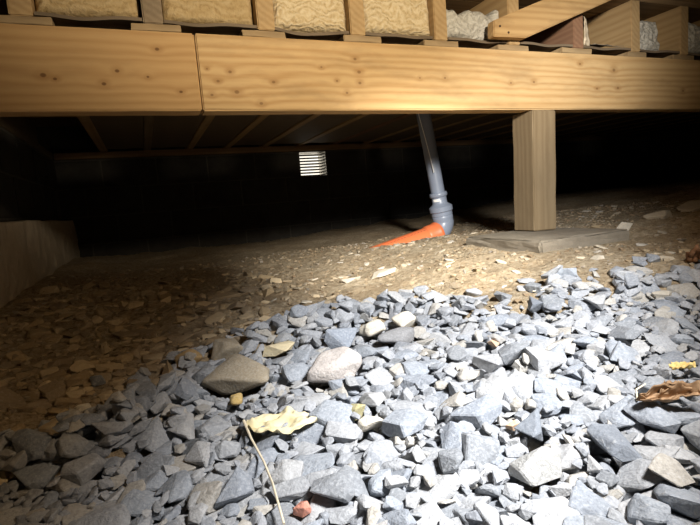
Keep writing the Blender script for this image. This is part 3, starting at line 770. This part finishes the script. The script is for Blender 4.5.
for (x, y, L, w, t, yaw, pale, lab) in [
  (.064,1.40,.115,.060,.028,.1,0,'long dark flat slate slab on the soil behind the ochre stone'),
  (.226,1.77,.125,.050,.030,.25,0,'long tilted slate slab half sunk in dark soil'),
  (-.115,1.26,.080,.042,.018,-.9,0,'elongated tan slate flake lying slantwise on dark soil'),
  (-.252,1.47,.075,.035,.016,-.5,0,'tan pointed slate flake near the concrete footing'),
  (.784,1.60,.120,.060,.024,.35,1,'large pale cream slate flake on the lit sandy soil'),
  (2.007,1.42,.130,.085,.055,.2,1,'pale angular stone on the soil past the concrete pad'),
  (2.35,1.50,.16,.09,.045,-.1,1,'pale flat slab on the soil beyond the pale angular stone'),
  (1.13,.86,.085,.045,.016,-.4,1,'pale flat stone lying on brown soil in front of the pad'),
  (1.065,.745,.045,.035,.024,.2,1,'small pale stone at the far edge of the gravel'),
  (.66,1.62,.075,.045,.02,-.2,1,'pale stone flake on the sandy slope beside the large cream flake'),
  (.15,1.62,.085,.040,.020,-.4,0,'brown slate flake lying below the tilted slab'),
  (-.05,1.55,.16,.06,.014,.05,0,'wide flat tan slab on the dark soil'),
  (1.72,1.36,.07,.05,.04,.2,1,'rounded pale stone against the side of the concrete pad')]:
    flake(x, y, L, w, t, yaw, (FLP if pale else FL)[int(rng.integers(14))], lab, 'stones lying in the soil', .3, .06)
zone_n = 0; tries = 0
FM = [(1.40,1.25,'the concrete pad'), (1.15,2.15,'the orange sewer pipe'), (-.42,1.6,'the concrete footing'), (.05,1.165,'the ochre stone'), (.14,1.165,'the brown-grey boulders'), (.784,1.60,'the large cream flake'), (.226,1.77,'the tilted slate slab'), (-.115,1.26,'the slantwise tan flake'), (.064,1.40,'the long dark slab'), (2.007,1.42,'the pale angular stone past the pad'), (.5,1.05,'the round white stones'), (.809,.875,'the dark pointed stone'), (-.05,1.55,'the wide flat tan slab'), (-.15,1.02,'the small pale pebble'), (1.05,.8,'the far gravel edge')]
nd = [0, 0]
while zone_n < 430 and tries < 30000:
    tries += 1
    u = rng.random()
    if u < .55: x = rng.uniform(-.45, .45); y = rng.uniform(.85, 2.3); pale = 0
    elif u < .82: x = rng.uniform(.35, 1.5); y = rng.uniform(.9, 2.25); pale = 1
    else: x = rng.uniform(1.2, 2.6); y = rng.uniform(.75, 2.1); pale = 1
    if nd[pale] >= (178, 108)[pale]: continue
    if inpoly(x, y - .02, BED): continue
    if PAD[0] - .04 < x < PAD[1] + .04 and PAD[2] - .04 < y < PAD[3] + .04: continue
    if x > .95 and abs(y - 2.3) < .12: continue
    px, py, d = frame_px(np.array(x), np.array(y), soil(x, y))
    if not (0 < px < 700 and 0 < py < 525): continue
    L = rng.uniform(.026, .088 if not pale else .055) * (1 if rng.random() < .6 else .65)
    i = int((x - HX0) / RES); j = int((y - HY0) / RES)
    if 0 <= i < len(hx) and 0 <= j < len(hy) and (BLOCK[j, i]): continue
    if any((x - p[0]) ** 2 + (y - p[1]) ** 2 < (p[2] + L * .35) ** 2 for p in taken): continue
    me = (FLP if pale and rng.random() < .75 else FL)[int(rng.integers(14))]
    wr_ = rng.uniform(.4, .85); tr_ = rng.uniform(.14, .34) if pale else rng.uniform(.2, .5)
    fw = ('small ' if L < .035 else ('large ' if L > .055 else '')) + ('narrow ' if wr_ < .55 else ('broad ' if wr_ > .7 else '')) + ('thin ' if tr_ < .2 else ('thick ' if tr_ > .35 else ''))
    flake(x, y, L, L * wr_, L * tr_, rng.uniform(0, 6.28), me, fw + ('stone flake on the soil near ' if pale else 'dusty slate flake near ') + landmark(x, y, FM),
          'stone flakes on the sandy soil' if pale else 'slate flakes in the dark soil', .34, .12 if pale else .2)
    nd[pale] += 1; zone_n += 1

# ---- crumbs and grit on the soil
bv = []; bf = []; off = 0; SM = [stone_variant(700 + i, 8, .001) for i in range(6)]
SD = []
for me in SM:
    co = np.empty(len(me.vertices) * 3); me.vertices.foreach_get('co', co); fi = np.empty(len(me.polygons) * 3, int); me.loops.foreach_get('vertex_index', fi)
    SD.append((co.reshape(-1, 3), fi.reshape(-1, 3))); bpy.data.meshes.remove(me)
n = 13000; X = rng.uniform(-.46, 2.6, n); Y = rng.uniform(.75, 2.9, n); Z = soil(X, Y)
px, py, d = frame_px(X, Y, Z); keep = (px > -60) & (px < 760) & (py < 560) & ~inpoly(X, Y, BED) & ~((X > PAD[0] - .01) & (X < PAD[1] + .01) & (Y > PAD[2] - .01) & (Y < PAD[3] + .01))
for x, y, z in zip(X[keep], Y[keep], Z[keep]):
    co, fi = SD[int(rng.integers(6))]; a = .0016 + .010 * rng.random() ** 3.4; s = np.array([a, a * rng.uniform(.5, .9), a * rng.uniform(.3, .7)])
    R = np.array(Quaternion(Vector(rng.normal(0, 1, 3)).normalized(), rng.uniform(-.5, .5)).to_matrix()) @ np.array(Matrix.Rotation(rng.uniform(0, 6.28), 3, 'Z'))
    bv.append((co * s) @ R.T + np.array([x, y, z + s[2] * .2])); bf.append(fi + off); off += len(co)
M_grit = mat_stone('soil_grit', [(0, (.22, .15, .085)), (.4, (.33, .25, .15)), (.8, (.42, .34, .23)), (1, (.33, .29, .24))], speck=.1)
tag(link('soil_crumbs', pydata('soil_crumbs', np.concatenate(bv), np.concatenate(bf)), M_grit), 'loose crumbs and grit strewn over the sandy soil', 'grit', kind='stuff')

bv = []; bf = []; off = 0; n = 2000
X = rng.uniform(-.46, .55, n); Y = rng.uniform(.8, 2.2, n); kp = ~inpoly(X, Y, BED) & (rng.random(n) < np.clip(1.1 - (Y - .8) * .55, .15, 1)) & (rng.random(n) < np.clip(1.15 - (X + .1) * 1.6, .1, 1))
for x, y in zip(X[kp], Y[kp]):
    i = int((x - HX0) / RES); j = int((y - HY0) / RES)
    if 0 <= i < len(hx) and 0 <= j < len(hy) and BLOCK[j, i]: continue
    co, fi = VD[int(rng.integers(len(VD)))]; a = .005 + .022 * rng.random() ** 1.6; sc_ = np.array([a, a * rng.uniform(.5, .9), a * rng.uniform(.25, .6)])
    R = np.array(Quaternion(Vector(rng.normal(0, 1, 3)).normalized(), rng.uniform(-.45, .45)).to_matrix()) @ np.array(Matrix.Rotation(rng.uniform(0, 6.28), 3, 'Z'))
    bv.append((co * sc_) @ R.T + np.array([x, y, float(soil(x, y)) + sc_[2] * .25])); bf.append(fi + off); off += len(co)
tag(link('rubble', pydata('rubble', np.concatenate(bv), np.concatenate(bf)), M_flake), 'small dusty slate rubble strewn over the dark soil', 'rubble', kind='stuff')

# ---------------------------------------------------------------- leaves, stem, straw, bark
def leaf_obj(name, x, y, L, w, yaw, z, mat, seed, curl=.35, crumple=.25, lobes=.18, parent=None, thick=.0007, tilt=(0, 0)):
    nu, nv = 40, 22; V = []; F = []
    for j in range(nv + 1):
        for i in range(nu + 1):
            u = i / nu; v = j / nv * 2 - 1
            half = math.sin(math.pi * min(1, u * .96 + .03)) ** .62 * (1 + lobes * math.sin(u * 17 + seed + (2 if v > 0 else 0)) + lobes * .6 * math.sin(u * 31 + seed * 2))
            px_ = (u - .5) * L; py_ = v * half * w / 2
            h = crumple * w * (float(vnoise(u * 4, v * 2, 1.6, seed)) + .5 * float(vnoise(u * 9, v * 4, 1.6, seed + 1))) + curl * w * (v * v * half * .6 + (u - .5) ** 2 * .5)
            V.append((px_, py_, h))
    for j in range(nv):
        for i in range(nu): a = j * (nu + 1) + i; F.append([a, a + 1, a + nu + 2, a + nu + 1])
    me = pydata(name, V, F, True); o = link(name, me, mat, None, (x, y, z)); o.rotation_euler = (tilt[0], tilt[1], yaw)
    sm = o.modifiers.new('thickness', 'SOLIDIFY'); sm.thickness = thick
    return o
def htop(x, y, r=.02):
    i = int((x - HX0) / RES); j = int((y - HY0) / RES); k = int(r / RES)
    return float(np.percentile(H[max(0, j-k):j+k+1, max(0, i-k):i+k+1], 90))
def mat_leaf(name, lo, hi, sc=30):
    a = N(name); p = a.obj(); n = a.noise(p, sc, 5, .6); c = a.ramp(n, [(.3, lo), (.7, hi)]); a.bump(n, .4, .003); return a.done(c, .7, .2)
M_lcream = mat_leaf('cream_leaf', (.60, .51, .28), (.76, .69, .48)); M_lbrown = mat_leaf('brown_leaf', (.16, .09, .045), (.44, .29, .17), 45); M_lyel = mat_leaf('yellow_leaf', (.48, .30, .10), (.80, .66, .28), 60)
M_stem = mat_leaf('dry_stem', (.60, .52, .38), (.74, .67, .52)); M_bark = mat_leaf('bark_brown', (.12, .06, .03), (.28, .14, .07))
root = empty('dried_leaf', (.155, .715, htop(.155, .715, .03)))
tag(root, 'crumpled cream dried leaf with a long stem on the gravel', 'leaf')
lz = root.location.z
def adopt(o, r):
    w = Vector(o.location); o.parent = r; o.location = w - Vector(r.location)
b = leaf_obj('blade', .158, .722, .112, .082, -.42, lz + .001, M_lcream, 4, .06, .20, .05); adopt(b, root)
st = tube_mesh('stem', [(.104, .742, lz + .010), (.106, .70, htop(.106, .70) + .006), (.109, .63, htop(.109, .63) + .006), (.106, .57, htop(.106, .57) + .006), (.101, .50, htop(.101, .50) + .004)], [.0024, .0017, .0016, .0016, .0014], 8)
link('stem', st, M_stem, root)
rb = empty('dried_leaf', (.625, .425, htop(.625, .425, .03))); tag(rb, 'curled brown dead leaf lying on the grey gravel', 'leaf'); bz = rb.location.z
for (dx, dy, L, w, yw, sd, tl) in ((-.002, 0, .095, .020, -.30, 7, (.7, 0)), (.03, -.012, .075, .016, -.75, 12, (-.5, .1)), (.012, .012, .060, .014, .25, 15, (.4, .2))):
    b = leaf_obj('blade', .625 + dx, .425 + dy, L, w, yw, bz + .010, M_lbrown, sd, .9, .8, .25, tilt=tl); adopt(b, rb)
sv = tube_mesh('stem', [(.585, .445, bz + .004), (.592, .452, bz + .016), (.610, .452, bz + .020)], [.0012, .0013, .001], 8); link('stem', sv, M_stem, rb)
o = leaf_obj('fallen_leaf', .742, .487, .045, .022, -.2, htop(.742, .487) + .005, M_lyel, 19, .4, .4, .15); tag(o, 'small yellow and brown fallen leaf on the gravel', 'leaf')
o = tube_mesh('straw', [(.865, .938, float(soil(.865, .938)) + .006), (.905, .928, float(soil(.905, .928)) + .006), (.945, .913, float(soil(.945, .913)) + .007)], [.0016, .0016, .001], 7); c = centred(o)
tag(link('straw', o, M_stem, None, c), 'thin pale straw lying on the sandy soil before the pad', 'straw')
o = leaf_obj('bark_piece', 1.275, .80, .075, .045, 1.2, float(soil(1.275, .80)) + .022, M_bark, 23, .5, .4, .12, thick=.006, tilt=(.9, .3)); tag(o, 'dark brown curl of bark on the soil', 'bark')
